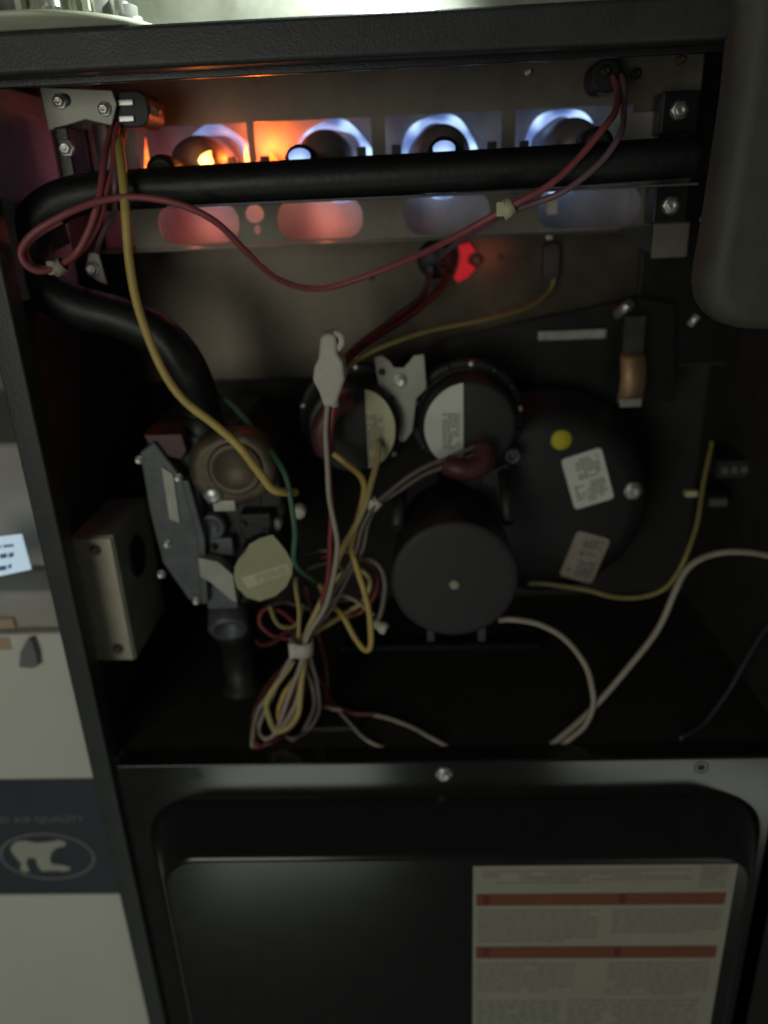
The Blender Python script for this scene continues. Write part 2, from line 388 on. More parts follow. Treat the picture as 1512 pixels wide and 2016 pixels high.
for i, x in enumerate(bcx):
    b = empty('burner', (x, 0.10, BZ), F_)
    b['label'] = ['burner tube glowing orange', 'burner tube between orange and blue flame', 'burner tube with pale blue flame crown', 'burner tube with bright blue flame crown'][i]
    x2 = x + (0.003, 0.004, -0.001, 0.002)[i]
    mb = MB().lathe((x2, 0.136, BZ), (0, -1, 0), [(0, 0.0150), (0.0, 0.0172), (0.010, 0.0172), (0.022, 0.0165), (0.032, 0.0148), (0.038, 0.0118), (0.041, 0.0070), (0.042, 0.0)], 40)
    mb.build('tube', 'burner_steel', b)
    fx = x2 + (0.0045, 0.0030, -0.0005, -0.0020)[i]
    pts = [(fx + 0.0205 * math.cos(R(t)), 0.1385, BZ + 0.0005 + 0.0205 * math.sin(R(t))) for t in range(0, 361, 8)]
    MB().tube(pts, [0.0026 + 0.0008 * math.sin(k * 0.7 + i) for k in range(len(pts))], 10).build('flame', 'flame_blue' if i > 0 else 'flame_blue_soft', b)
    ox = at((312, 590, 874, 1176)[i], 300, 0.06).x
    oz = at((312, 590, 874, 1176)[i], (326, 306, 291, 272)[i], 0.06).z
    MB().lathe((ox, 0.058, oz - 0.003), (0, 1, 0), [(0.003, 0.0), (0.0, 0.0045), (0.0, 0.0062), (0.002, 0.0078), (0.004, 0.0085), (0.018, 0.0085), (0.020, 0.006), (0.03, 0.005)], 24).build('orifice', 'black_plastic', b)
    if i in (1, 2): MB().lathe((ox, 0.0575, oz - 0.0005), (0, -1, 0), [(-0.002, 0.0), (-0.002, 0.0040), (0.0008, 0.0036), (0.0012, 0.0)], 16, sx=1.5).build('sight_port', 'flame_blue', b)
# yellow-orange tips where dust burns
def flame_tongue(p, h, r, lean, m):
    pts = [(p[0] + lean * t * t, p[1] + 0.004 * t, p[2] + h * t) for t in (0, 0.2, 0.45, 0.7, 0.9, 1.0)]
    f = MB().tube(pts, [r * 0.6, r, r * 0.9, r * 0.55, r * 0.22, r * 0.03], 10, cap=True).build('flame_tongue', m, F_)
    return f
q = at(405, 326, 0.088); flame_tongue(q, 0.0075, 0.0044, 0.003, 'flame_yellow')
flame_tongue((-0.0905, 0.112, 0.008), 0.026, 0.0026, -0.0015, 'flame_yellow')
flame_tongue((-0.0795, 0.140, 0.012), 0.020, 0.0050, -0.002, 'flame_orange')
flame_tongue((-0.1515, 0.118, 0.008), 0.032, 0.0020, 0.001, 'flame_orange')
def glow(p, watts, col, r=0.004):
    d = bpy.data.lights.new('flame_glow', 'POINT'); d.energy = watts; d.color = col; d.shadow_soft_size = r
    o = bpy.data.objects.new('flame_glow', d); C.objects.link(o); o.location = p
glow(at(518, 285, 0.132), 0.085, (1.0, 0.15, 0.015))       # light of the orange flames
glow(at(415, 312, 0.080), 0.016, (1.0, 0.20, 0.03))
glow((-0.1300, 0.125, -0.012), 0.010, (1.0, 0.18, 0.12))
glow((-0.0500, 0.125, -0.012), 0.011, (1.0, 0.20, 0.12))
glow((-0.1640, 0.105, 0.020), 0.0055, (0.85, 0.36, 0.62))
# small cross-over tabs under the windows
for x, z in ((415, 322), (458, 320), (522, 318), (712, 300), (780, 296), (968, 290), (1032, 288)):
    p = at(x, z, 0.098); MB().box((p.x - 0.0025, 0.096, p.z - 0.006), (p.x + 0.0025, 0.100, p.z + 0.0028)).build('crossover_tab', 'dark_steel', bbo, bevel=0.0005)
screw(bbo, at(1040, 142, BY - 0.001), 0.0020, 'bright_zinc')

# gas manifold pipe that loops down to the valve
rail = MB().box((-0.150, 0.062, 0.0070), (0.1640, 0.094, 0.0180)).build('burner_rail', 'black_paint', F_, bevel=0.001)
MB().box((-0.120, 0.040, 0.0008), (0.1420, 0.060, 0.0022)).build('rail_lip', 'cast_grey', rail, bevel=0.0004)
px = [(1372, 308), (1200, 320), (900, 338), (600, 354), (300, 371), (180, 380), (108, 402), (62, 448), (52, 508), (85, 566), (150, 603), (240, 628), (318, 665), (366, 722), (392, 790), (402, 870)]
pts = [at(x, y, 0.045 + (0.012 if i > 13 else 0)) for i, (x, y) in enumerate(px)]
gm = MB().tube(spline(pts, 8), [0.0095 + 0.0016 * min(1, max(0, (k - 40) / 24)) for k in range(len(spline(pts, 8)))], 20).build('gas_manifold', 'black_pipe', F_)
gm['label'] = 'black gas pipe running under the burners and looping down to the valve'
p = at(402, 850, 0.057); MB().lathe(p, (0, 0, 1), [(-0.008, 0.0), (-0.008, 0.0135), (0.010, 0.0135), (0.011, 0.011), (0.011, 0.0)], 6).build('pipe_nut', 'black_pipe', gm)

# brackets and bolts at both ends of the burner box
lbk = MB()
P0 = [at(x, y, 0.055) for x, y in ((80, 172), (222, 178), (232, 205), (222, 248), (170, 236), (98, 258))]
lbk.prism([(p.x, p.z) for p in P0], 0.0535, 0.055)
lbk = lbk.build('igniter_bracket', 'bracket_zinc', F_, bevel=0.0006)
lbk['label'] = 'pale galvanised bracket above the black mounting block'
screw(lbk, at(206, 215, 0.0530), 0.0034, 'bright_zinc'); screw(lbk, at(118, 200, 0.0530), 0.0036, 'zinc')
p = at(130, 205, 0.0533); MB().lathe(at(127, 197, 0.053), (0, -1, 0), [(0, 0.003), (0.0005, 0.002), (0.0001, 0)], 14).build('hole', 'black_plastic', lbk)
a, b = at(104, 250, 0.050), at(165, 352, 0.050)
mbk = MB().box((a.x, 0.050, b.z), (b.x - 0.004, 0.075, a.z)).build('mounting_block', 'black_paint', F_, bevel=0.001)
screw(mbk, at(131, 292, 0.0497), 0.0040, 'bright_zinc')
for (x, y, x2, y2, Y) in ((158, 245, 176, 335, 0.070), (180, 245, 222, 345, 0.085)):
    a, b = at(x, y, Y), at(x2, y2, Y)
    MB().box((a.x, Y, b.z), (b.x, Y + 0.0012, a.z)).build('bracket_plate', 'hot_steel', mbk, bevel=0.0004)
# black igniter socket
ig = MB(); a, b = at(222, 180, 0.060), at(300, 250, 0.060)
ig.prism(rrect(a.x, b.z, b.x, a.z, 0.006, 5), 0.058, 0.085)
ig = ig.build('igniter_socket', 'black_plastic', F_, bevel=0.001)
ig['label'] = 'black plastic igniter socket with two terminals'
for x, y in ((248, 202), (250, 234)):
    p = at(x, y, 0.0575); MB().box((p.x - 0.0038, 0.0565, p.z - 0.0014), (p.x + 0.0038, 0.0585, p.z + 0.0014)).build('terminal', 'zinc', ig, bevel=0.0004)
screw(ig, at(306, 217, 0.0600), 0.0026, 'brass_brown')
# flame sensor plates just below the socket
for (x, y, x2, y2) in ((262, 256, 271, 308), (240, 256, 247, 275), (222, 250, 230, 284)):
    a, b = at(x, y, 0.092), at(x2, y2, 0.092)
    MB().box((a.x, 0.092, b.z), (b.x, 0.0932, a.z)).build('igniter_leg', 'hot_steel', ig, bevel=0.0003)
# right-hand socket for the flame sensor
a, b = at(1165, 118, 0.085), at(1215, 182, 0.085)
fs = MB().prism(rrect(a.x, b.z, b.x, a.z, 0.006, 5), 0.082, 0.103).build('flame_sensor', 'black_plastic', F_, bevel=0.001)
fs['label'] = 'dark flame sensor socket where the pink wire starts'
screw(fs, at(1252, 145, 0.1035), 0.0030, 'dark_steel'); screw(fs, at(1192, 140, 0.0815), 0.0028, 'dark_steel')
p = at(1340, 118, 0.1035); screw(bbo, p, 0.0026, 'brass_brown')
for (x, y, x2, y2, sx, sy) in ((1306, 180, 1372, 262, 1338, 217), (1290, 366, 1352, 438, 1321, 404)):
    a, b = at(x, y, 0.085), at(x2, y2, 0.085)
    t = MB().box((a.x, 0.085, b.z), (b.x, 0.103, a.z)).build('mounting_tab', 'black_paint', F_, bevel=0.001)
    screw(t, at(sx, sy, 0.0847), 0.0048, 'zinc')
a, b = at(1288, 440, 0.095), at(1352, 506, 0.095)
bp_ = MB().box((a.x, 0.095, b.z), (b.x, 0.0965, a.z)).build('bracket_foot', 'galvanised', F_, bevel=0.0005)
bp_['label'] = 'small tan steel plate under the lower mounting tab'
o = MB(); Q = [at(*q, 0.098) for q in ((1215, 452), (1284, 445), (1284, 500), (1262, 490))]
o.prism([(q.x, q.z) for q in Q], 0.098, 0.0992); o.build('gusset', 'dark_steel', bp_)
a, b = at(1215, 222, 0.100), at(1296, 292, 0.100)
MB().box((a.x, 0.100, b.z), (b.x, 0.1012, a.z)).build('side_shield', 'hot_steel', bbo, bevel=0.0005)

# left lower bracket inside the pipe loop
a, b = at(163, 503, 0.070), at(212, 557, 0.070)
lk = MB().prism([(a.x + 0.004, a.z + 0.001), (b.x - 0.002, a.z + 0.002), (b.x, b.z - 0.001), (a.x + 0.007, b.z + 0.001), (a.x, b.z + 0.006)], 0.0685, 0.070).build('pipe_clamp', 'bracket_zinc', F_, bevel=0.0004)
lk['label'] = 'small pale square plate with a bolt inside the pipe loop'
screw(lk, at(182, 530, 0.0682), 0.0042, 'zinc')
screw(F_, at(167, 472, 0.078), 0.0026, 'zinc')
Q = [at(*q, 0.075) for q in ((118, 438), (128, 440), (138, 478), (90, 505), (92, 470))]
MB().prism([(q.x, q.z) for q in Q], 0.075, 0.0765).build('bracket_plate', 'liner', F_, bevel=0.0004)

# ------------------------------------------------------------------ sensors on the steel panel
p = at(858, 510, 0.150)
ls = MB().lathe((p.x, 0.1575, p.z), (0, -1, 0), [(0, 0.0), (0, 0.0120), (0.010, 0.0120), (0.012, 0.0105), (0.012, 0.0)], 28)
ls = ls.build('limit_switch', 'black_plastic', F_); ls['label'] = 'round black limit switch on the steel panel'
for dx, dz in ((-0.004, -0.006), (0.004, 0.004)):
    MB().box((p.x + dx - 0.002, 0.139, p.z + dz - 0.003), (p.x + dx + 0.002, 0.147, p.z + dz + 0.003)).build('terminal', 'dark_steel', ls, bevel=0.0004)
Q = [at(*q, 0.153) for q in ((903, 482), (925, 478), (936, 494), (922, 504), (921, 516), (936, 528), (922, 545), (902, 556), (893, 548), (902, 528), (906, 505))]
rl = MB().prism([(q.x, q.z) for q in Q], 0.1515, 0.1575).build('red_lit_spot', 'red_spot_glow', F_, bevel=0.0007)  # self-glowing piece in place of a red-lit spot
rl['label'] = 'bracket-shaped piece imitating a red-lit spot by its own glow, beside the black limit switch'
d = bpy.data.lights.new('added_red_fill', 'POINT'); d.energy = 0.006; d.color = (1.0, 0.14, 0.07); d.shadow_soft_size = 0.006  # added red light that tints the right of the steel panel
o = bpy.data.objects.new('added_red_fill', d); C.objects.link(o); o.location = at(985, 520, 0.118)
p = at(940, 512, 0.155); MB().lathe((p.x, 0.1578, p.z), (0, -1, 0), [(0, 0.004), (0.003, 0.0036), (0.003, 0)], 18).build('button', 'brass_brown', rl)
screw(F_, at(985, 508, 0.1575), 0.0020, 'brass_brown')
a, b = at(1070, 478, 0.150), at(1098, 552, 0.150)
rs = MB().prism(rrect(a.x, b.z, b.x, a.z, 0.004, 5), 0.146, 0.1575).build('rollout_switch', 'dark_steel', F_, bevel=0.0006)
rs['label'] = 'small dark switch with thin yellow wire on the steel panel'
p = at(1082, 463, 0.150); MB().box((p.x - 0.002, 0.149, p.z - 0.003), (p.x + 0.002, 0.151, p.z + 0.004)).build('terminal', 'zinc', rs, bevel=0.0003)
p = at(1085, 410, 0.118); MB().box((p.x - 0.003, 0.112, p.z - 0.0035), (p.x + 0.003, 0.124, p.z + 0.0045)).build('spark_electrode', 'white_plastic', F_, bevel=0.0006)
screw(F_, at(732, 546, 0.1575), 0.0018, 'dark_steel')

# ------------------------------------------------------------------ gas valve
gv = empty('gas_valve', at(430, 1010, 0.06), F_)
gv['label'] = 'grey cast gas valve with brown regulator and yellow green round label'
def pz(x, y, Y): q = at(x, y, Y); return (q.x, q.z)
body = [pz(*q, 0.04) for q in ((275, 852), (372, 862), (470, 842), (545, 900), (560, 1010), (545, 1130), (480, 1200), (400, 1195), (340, 1130), (318, 1030))]
MB().prism(body, 0.045, 0.125).build('valve_body', 'valve_dark', gv, bevel=0.003, seg=3)
for (x0, y0, x1, y1, dep, mm) in ((402, 1060, 462, 1095, 0.036, 'cast_grey'), (470, 1012, 538, 1062, 0.034, 'valve_dark'), (372, 905, 398, 1010, 0.036, 'cast_grey'), (505, 930, 556, 1000, 0.038, 'valve_dark'), (400, 1150, 470, 1200, 0.036, 'cast_grey')):
    qa, qb = at(x0, y0, dep), at(x1, y1, dep)
    MB().box((qa.x, dep, qb.z), (qb.x, 0.046, qa.z)).build('casting_block', mm, gv, bevel=0.0015)
MB().prism([pz(*q, 0.030) for q in ((356, 944), (372, 946), (404, 1060), (410, 1188), (396, 1190), (388, 1062))], 0.0295, 0.0445).build('gasket_rim', 'cast_grey', gv, bevel=0.0008)
for x, y in ((480, 1030), (528, 1045), (420, 1078), (535, 950)): screw(gv, at(x, y, 0.034), 0.0022, 'dark_steel')
side = [pz(*q, 0.032) for q in ((272, 892), (302, 870), (362, 948), (392, 1060), (398, 1185), (372, 1186), (318, 1110), (292, 1010))]
MB().prism(side, 0.033, 0.110).build('side_casting', 'cast_grey', gv, bevel=0.0015)
nm = [pz(*q, 0.032) for q in ((318, 920), (340, 934), (354, 1030), (334, 1022))]
MB().prism(nm, 0.0320, 0.0329).build('nameplate', 'bracket_zinc', gv)
cap = [pz(*q, 0.040) for q in ((285, 852), (362, 850), (372, 884), (360, 902), (306, 888))]
MB().prism(cap, 0.036, 0.060).build('red_lit_corner', 'boot_and_lit_red', gv, bevel=0.001)  # red light on the valve corner put into this block's colour
reg = [pz(*q, 0.026) for q in ((366, 912), (384, 876), (428, 854), (488, 850), (532, 880), (546, 935), (526, 980), (470, 1000), (410, 992), (372, 960))]
MB().prism(reg, 0.026, 0.0455).build('regulator', 'brass_brown', gv, bevel=0.006, seg=4)
p = at(462, 925, 0.024); MB().lathe((p.x, 0.0262, p.z), (0, -1, 0), [(0, 0.0150), (0.002, 0.0150), (0.003, 0.0138), (0.0026, 0.011), (0.0015, 0.0105), (0.0015, 0.0)], 32).build('regulator_dial', 'brass_brown', gv)
p = at(415, 980, 0.020)
MB().lathe((p.x, 0.040, p.z), (0, -1, 0), [(0, 0.0075), (0.012, 0.0075), (0.014, 0.0055), (0.017, 0.0052), (0.018, 0.004), (0.018, 0)], 6).build('regulator_cap', 'zinc', gv)
p = at(432, 990, 0.030); MB().box((p.x - 0.003, 0.026, p.z - 0.004), (p.x + 0.010, 0.040, p.z + 0.003)).build('cap_shoulder', 'bracket_zinc', gv, bevel=0.001)
p = at(410, 1048, 0.03); MB().lathe((p.x, 0.046, p.z), (0, -1, 0), [(0, 0.0085), (0.008, 0.0085), (0.010, 0.007), (0.009, 0.005), (0.006, 0.0)], 24).build('pressure_tap', 'cast_grey', gv)
arm = [pz(*q, 0.030) for q in ((392, 1092), (432, 1100), (462, 1126), (470, 1182), (456, 1176), (418, 1142), (396, 1130))]
MB().prism(arm, 0.026, 0.034).build('lever_arm', 'bracket_zinc', gv, bevel=0.0008)
p = at(520, 1120, 0.020)
MB().lathe((p.x, 0.045, p.z), (0, -1, 0), [(0, 0.0165), (0.022, 0.0165), (0.0248, 0.0160), (0.0250, 0.0150), (0.0250, 0)], 40).build('dial', 'black_plastic', gv)
lab = MB(); Lp = [pz(200 + zx / 1.926, 690 + zy / 1.926, 0.0197) for zx, zy in ((505, 820), (520, 790), (545, 765), (560, 735), (600, 712), (648, 698), (668, 720), (700, 760), (725, 808), (722, 850), (700, 895), (660, 930), (600, 950), (550, 935), (515, 900), (502, 860))]
lab.prism(Lp, 0.0194, 0.0199, 'green_label')
e = Vector((math.cos(R(17)), 0, math.sin(R(17)))); dn = Vector((math.sin(R(17)), 0, -math.cos(R(17))))
o0 = Vector((p.x, 0.01915, p.z)) - e * 0.0145 + dn * 0.0005
lab.face([o0, o0 + e * 0.0285, o0 + e * 0.0280 + dn * 0.0060, o0 + dn * 0.0080 + e * 0.001], 'cream_label')
text_lines(lab, o0 + e * 0.008 + dn * 0.001 + Vector((0, -0.0001, 0)), e, dn, 0.019, 0.006, 5, 'tan_label', rng)
lab.build('dial_label', None, gv)
p = at(443, 1205, 0.05); MB().lathe((p.x, 0.060, p.z), (0.15, -1, -0.55), [(0, 0.0125), (0.018, 0.0125), (0.020, 0.011), (0.020, 0.008), (0.012, 0.007), (0.012, 0)], 28).build('outlet_port', 'cast_grey', gv)
for x, y in ((275, 905), (352, 940), (330, 1070), (318, 1130), (387, 1182)): screw(gv, at(x, y, 0.0330), 0.0026, 'zinc')
for x, y in ((543, 1030), (590, 1005)): 
    p = at(x, y, 0.044); MB().lathe((p.x, 0.046, p.z), (0, -1, 0), [(0, 0.004), (0.006, 0.004), (0.007, 0.003), (0.007, 0)], 8).build('terminal', 'white_plastic', gv)
p = at(462, 1230, 0.080); MB().lathe((p.x, 0.080, ZD), (0, 0, 1), [(0, 0.0), (0, 0.0150), (0.004, 0.0150), (0.005, 0.0110), (p.z - ZD - 0.010, 0.0110), (p.z - ZD - 0.009, 0.0140), (p.z - ZD + 0.006, 0.0140), (p.z - ZD + 0.006, 0.0)], 24).build('valve_inlet', 'valve_dark', gv)

# ------------------------------------------------------------------ pressure switches
def pressure_switch(x, y, label, lab_side, lab_mat, cap_mat, red):
    c = at(x, y, 0.070); ps = empty('pressure_switch', (c.x, 0.09, c.z), F_); ps['label'] = label
    MB().lathe((c.x, 0.115, c.z), (0, -1, 0), [(0, 0.030), (0.012, 0.030), (0.014, 0.0355), (0.0185, 0.0355), (0.020, 0.0345), (0.020, 0.030), (0.019, 0.0295), (0.024, 0.029)], 48).build('rim', 'black_plastic', ps)
    MB().lathe((c.x, 0.092, c.z), (0, -1, 0), [(0, 0.0288), (0.017, 0.0282), (0.0195, 0.0262), (0.020, 0.0250), (0.020, 0)], 48).build('cap', cap_mat, ps)
    Y = 0.0712
    sg = MB(); a0 = (98, 262) if lab_side < 0 else (-82, 82)
    r_ = 0.0268 if lab_side < 0 else 0.0245
    P = [(c.x + r_ * math.cos(R(a0[0] + (a0[1] - a0[0]) * k / 24)) * (1.0 if lab_side < 0 else 0.8) + (0.0 if lab_side < 0 else 0.006), c.z + r_ * math.sin(R(a0[0] + (a0[1] - a0[0]) * k / 24))) for k in range(25)]
    sg.prism(P, Y, Y + 0.0005, lab_mat)
    xx = c.x - 0.016 if lab_side < 0 else c.x + 0.009
    text_lines(sg, (xx, Y - 0.0002, c.z + 0.009), U, V_, 0.010, 0.022, 12, 'print_grey', rng, 0.85)
    sg.build('label', None, ps)
    for k in range(14):
        t = R(k * 360 / 14 + 8)
        q = Vector((c.x + 0.0328 * math.cos(t), 0.0950, c.z + 0.0328 * math.sin(t)))
        MB().lathe(q, (0, -1, 0), [(0, 0.0022), (0.0016, 0.002), (0.0022, 0.0012), (0.0022, 0)], 10).build('rivet', 'dark_steel' if k % 3 else 'zinc', ps)
    return ps, c
ps1, c1 = pressure_switch(693, 848, 'pressure switch with cream half label, partly behind the red and white wires', 1, 'cream_label', 'black_plastic', True)
ps2, c2 = pressure_switch(925, 842, 'pressure switch with white half label right of the notched bracket', -1, 'white_label', 'motor_black', False)
# red rubber hose boots
bt = MB().tube(spline([at(690, 790, 0.055), at(655, 805, 0.050), at(632, 850, 0.048), at(640, 888, 0.052)], 6), [0.006] * 19, 14).build('hose_boot', 'boot_and_lit_red', ps1)
bt2 = MB().tube(spline([at(952, 880, 0.062), at(950, 912, 0.055), at(925, 925, 0.052), at(900, 922, 0.052), at(880, 915, 0.055)], 6), [0.0065] * 25, 14).build('hose_boot', 'boot_and_lit_red', ps2)
p = at(1010, 900, 0.08); MB().lathe((p.x, 0.100, p.z), (0, -1, 0), [(0, 0.005), (0.018, 0.005), (0.020, 0.004), (0.018, 0.0025), (0.010, 0)], 16).build('port', 'cast_grey', ps2)

# notched galvanised bracket between the switches
br = [pz(*q, 0.085) for q in ((736, 704), (752, 700), (768, 712), (776, 724), (795, 724), (806, 712), (815, 700), (835, 698), (840, 765), (820, 785), (812, 850), (797, 870), (785, 868), (770, 790), (745, 762))]
brk = MB().prism(br, 0.0855, 0.087).build('switch_bracket', 'bracket_zinc', F_, bevel=0.0004)
brk['label'] = 'notched pale green-grey steel bracket between the two pressure switches'
screw(brk, at(788, 750, 0.0852), 0.0042, 'bright_zinc')
for x, y in ((752, 732), (770, 785)):
    p = at(x, y, 0.0853); MB().lathe(p, (0, -1, 0), [(0, 0.0022), (0.0004, 0.0016), (0.0001, 0)], 12).build('hole', 'black_plastic', brk)

# ------------------------------------------------------------------ inducer blower and motor
hc = at(1075, 985, 0.115)
ih = MB()
prof = [(0.0, 0.066), (0.016, 0.069), (0.020, 0.0725), (0.026, 0.0725), (0.029, 0.069), (0.044, 0.066), (0.052, 0.060), (0.055, 0.050), (0.055, 0.0)]
ih.lathe((hc.x, 0.155, hc.z), (0, -1, 0), prof, 64)
ih = ih.build('inducer_housing', 'black_plastic', F_)
ih['label'] = 'big round black draft inducer housing with two stickers and a yellow dot'
HY = 0.0995
def sticker(pxs, m, name, seed, grey, rad=0.0025):
    q = [at(*s, HY) for s in pxs]                                # tl, tr, br, bl
    u = (q[1] - q[0]); v = (q[3] - q[0]); W, H = u.length, v.length; u.normalize(); v = v - u * v.dot(u); v.normalize()
    mb = MB(); P = [(q[0].x + (u * x + v * z).x, q[0].z + (u * x + v * z).z) for x, z in rrect(0, 0, W, H, rad, 4)]
    mb.prism(P, HY - 0.0004, HY + 0.0001, m)
    f = Vector((0, -0.0006, 0)); rg = random.Random(seed)
    text_lines(mb, q[0] + u * W * 0.30 + v * H * 0.08 + f, u, v, W * 0.58, H * 0.40, 7, grey, rg, 0.75, 0.6)
    text_lines(mb, q[0] + u * W * 0.12 + v * H * 0.56 + f, u, v, W * 0.24, H * 0.30, 4, grey, rg, 0.6, 0.5)
    text_lines(mb, q[0] + u * W * 0.40 + v * H * 0.54 + f, u, v, W * 0.50, H * 0.38, 8, grey, rg, 0.8, 0.6)
    o = mb.build(name, None, ih); return o
sticker([(1104, 905), (1183, 880), (1211, 978), (1134, 1003)], 'white_label', 'sticker', 1, 'print_grey')['label'] = 'tilted white sticker with grey print'
sticker([(1137, 1044), (1202, 1062), (1160, 1155), (1094, 1130)], 'tan_label', 'sticker', 2, 'print_dark')['label'] = 'tilted tan sticker with dark print'
p = at(1105, 866, HY); MB().lathe((p.x, HY + 0.0001, p.z), (0, -1, 0), [(0, 0.0), (0, 0.0066), (0.0006, 0.0064), (0.0006, 0)], 32).build('dot_sticker', 'yellow_dot', ih)['label'] = 'yellow round dot sticker'
screw(ih, at(1246, 966, 0.1005), 0.0062, 'zinc')
mc = at(895, 1143, 0.020)
im = MB().lathe((mc.x, 0.100, mc.z), (0, -1, 0), [(0, 0.0300), (0.020, 0.0310), (0.040, 0.0335), (0.044, 0.0352), (0.070, 0.0355), (0.0765, 0.0345), (0.0780, 0.0335), (0.0780, 0.0)], 64).build('inducer_motor', 'black_plastic', F_)  # sides coloured darker than the face to imitate shade
im['label'] = 'round matt black inducer motor with a small shaft end in its centre'
MB().lathe((mc.x, 0.0219, mc.z), (0, -1, 0), [(0, 0.0), (0, 0.0362), (0.0012, 0.0360), (0.0022, 0.0342), (0.0027, 0.0315), (0.0027, 0.0)], 64).build('lit_face', 'motor_black', im)  # front disc in a lighter black, as if catching more light
p = at(895, 1152, 0.018); MB().lathe((p.x, 0.0195, p.z), (0, -1, 0), [(0, 0.0030), (0.0016, 0.0028), (0.0022, 0.002), (0.0022, 0)], 16).build('shaft_end', 'tan_label', im)
for x in (848, 948):
    p = at(x, 1245, 0.035); MB().box((p.x - 0.0025, 0.032, p.z - 0.005), (p.x + 0.0025, 0.042, p.z + 0.010)).build('motor_foot', 'dark_steel', im, bevel=0.0008)
for (x0, y0, x1, y1) in ((790, 960, 782, 1040), (992, 930, 1000, 1030)):
    MB().tube([at(x0, y0, 0.075), at(x1, y1, 0.050)], 0.004, 10).build('mounting_arm', 'dark_steel', im)
Q = [pz(*q, 0.078) for q in ((950, 928), (1000, 912), (1002, 950), (985, 1030), (975, 960), (950, 955))]
MB().prism(Q, 0.076, 0.080).build('motor_bracket', 'dark_steel', im, bevel=0.0005)

# ------------------------------------------------------------------ junction box on the side wall
a, b = Vector((XL + 0.0016, 0, -0.1740)), Vector((-0.1760, 0, -0.2560))
jb = MB().box((a.x, 0.033, b.z - 0.001), (b.x + 0.001, 0.095, a.z + 0.001)).build('junction_box', 'bracket_zinc', F_, bevel=0.001)
jb['label'] = 'small steel junction box with pale cover plate on the side wall'
MB().prism([(a.x, b.z), (b.x, b.z), (b.x, a.z), (a.x, a.z)], 0.0310, 0.0328).build('cover_plate', 'plate_tan', jb, bevel=0.0006)
Q = [pz(*q, 0.0305) for q in ((137, 1106), (150, 1104), (158, 1112), (190, 1250), (186, 1262), (176, 1264), (170, 1240))]
MB().prism(Q, 0.0306, 0.03095).build('switch_cutout', 'tan_label', jb)
for x, y in ((188, 1083), (233, 1277)): screw(jb, at(x, y, 0.0308), 0.0033, 'brass_brown')
MB().lathe((b.x + 0.0011, 0.062, -0.200), (1, 0, 0), [(0, 0.0130), (0.0012, 0.0125), (0.0012, 0.0105), (0.0004, 0.010), (0.0004, 0)], 28).build('knockout', 'black_plastic', jb)

# ------------------------------------------------------------------ grey cover at the upper end of the right side
tl, bl = at(1442, 120, -0.004), at(1378, 560, -0.004)
Q = [pz(*q, -0.004) for q in ((1448, -60), (1442, 60), (1430, 180), (1412, 300), (1394, 420), (1376, 520), (1372, 560), (1377, 592), (1392, 616), (1415, 634), (1445, 643), (1480, 646), (1600, 646), (1700, -80))]
cv = MB().prism(Q, -0.016, 0.012).build('control_cover', 'cover_paint', F_, bevel=0.010, seg=5, angle=50)
cv['label'] = 'smooth dark grey rounded cover at the side of the burner compartment'
screw(F_, at(1386, 432, 0.100), 0.0022, 'zinc')
p = at(1366, 630, 0.100); MB().tube([at(1358, 640, 0.1), at(1374, 620, 0.098)], 0.0022, 10).build('pin', 'bright_zinc', F_)
# small hardware on the dark right side
o = MB().tube([at(1215, 620, 0.150), at(1240, 598, 0.140)], 0.0034, 12); o.build('bolt', 'zinc', F_)
a, b = at(1056, 648, 0.1575), at(1186, 661, 0.1575)
MB().box((a.x, 0.1475, b.z), (b.x, 0.1495, a.z)).build('steel_strip', 'zinc', F_, bevel=0.0004)
a, b = at(1224, 700, 0.130), at(1265, 795, 0.130)
cs = MB(); nn = 10
for k in range(nn):
    t0, t1 = k / nn, (k + 1) / nn
    y0, y1 = (0.1335 - 0.005 * math.sin(math.pi * t) for t in (t0, t1)); z0, z1 = (b.z + (a.z - b.z) * t for t in (t0, t1))
    cs.face([(a.x, y0, z0), (b.x, y0, z0), (b.x, y1, z1), (a.x, y1, z1)], None, True)
bmesh.ops.remove_doubles(cs.bm, verts=cs.bm.verts, dist=1e-6)
cs = cs.build('copper_strap', 'copper', F_, solid=0.0012)
cs['label'] = 'short copper coloured strap on the dark wall'
MB().box((a.x + 0.001, 0.1285, b.z - 0.0015), (b.x - 0.001, 0.1298, b.z + 0.004)).build('end_clip', 'zinc', cs, bevel=0.0004)
MB().box((a.x + 0.001, 0.132, a.z + 0.0005), (b.x - 0.002, 0.1335, a.z + 0.024)).build('upper_strap', 'dark_steel', cs)
for (x, y, x2, y2) in ((1415, 908, 1474, 942), (1396, 978, 1430, 1000)):
    a, b = at(x, y, 0.12), at(x2, y2, 0.12)
    tb = MB().box((a.x, 0.12, b.z), (b.x, 0.150, a.z)).build('terminal_block', 'motor_black', F_, bevel=0.001)
    for k in range(3):
        xx = a.x + (b.x - a.x) * (0.2 + 0.3 * k); MB().box((xx - 0.002, 0.118, (a.z + b.z) / 2 - 0.002), (xx + 0.002, 0.1198, (a.z + b.z) / 2 + 0.003)).build('terminal', 'galvanised', tb, bevel=0.0003)
p = at(1360, 971, 0.12); MB().box((p.x - 0.004, 0.118, p.z - 0.002), (p.x + 0.004, 0.123, p.z + 0.002)).build('spade_terminal', 'cream_label', F_, bevel=0.0004)
MB().box((at(620, 1468, 0.045).x, 0.030, ZD), (at(715, 1468, 0.045).x, 0.046, ZD + 0.0035)).build('deck_clip', 'dark_steel', F_, bevel=0.0006)
MB().box((-0.06, 0.12, ZD), (0.09, 0.128, ZD + 0.006)).build('deck_rib', 'black_paint', F_, bevel=0.001)

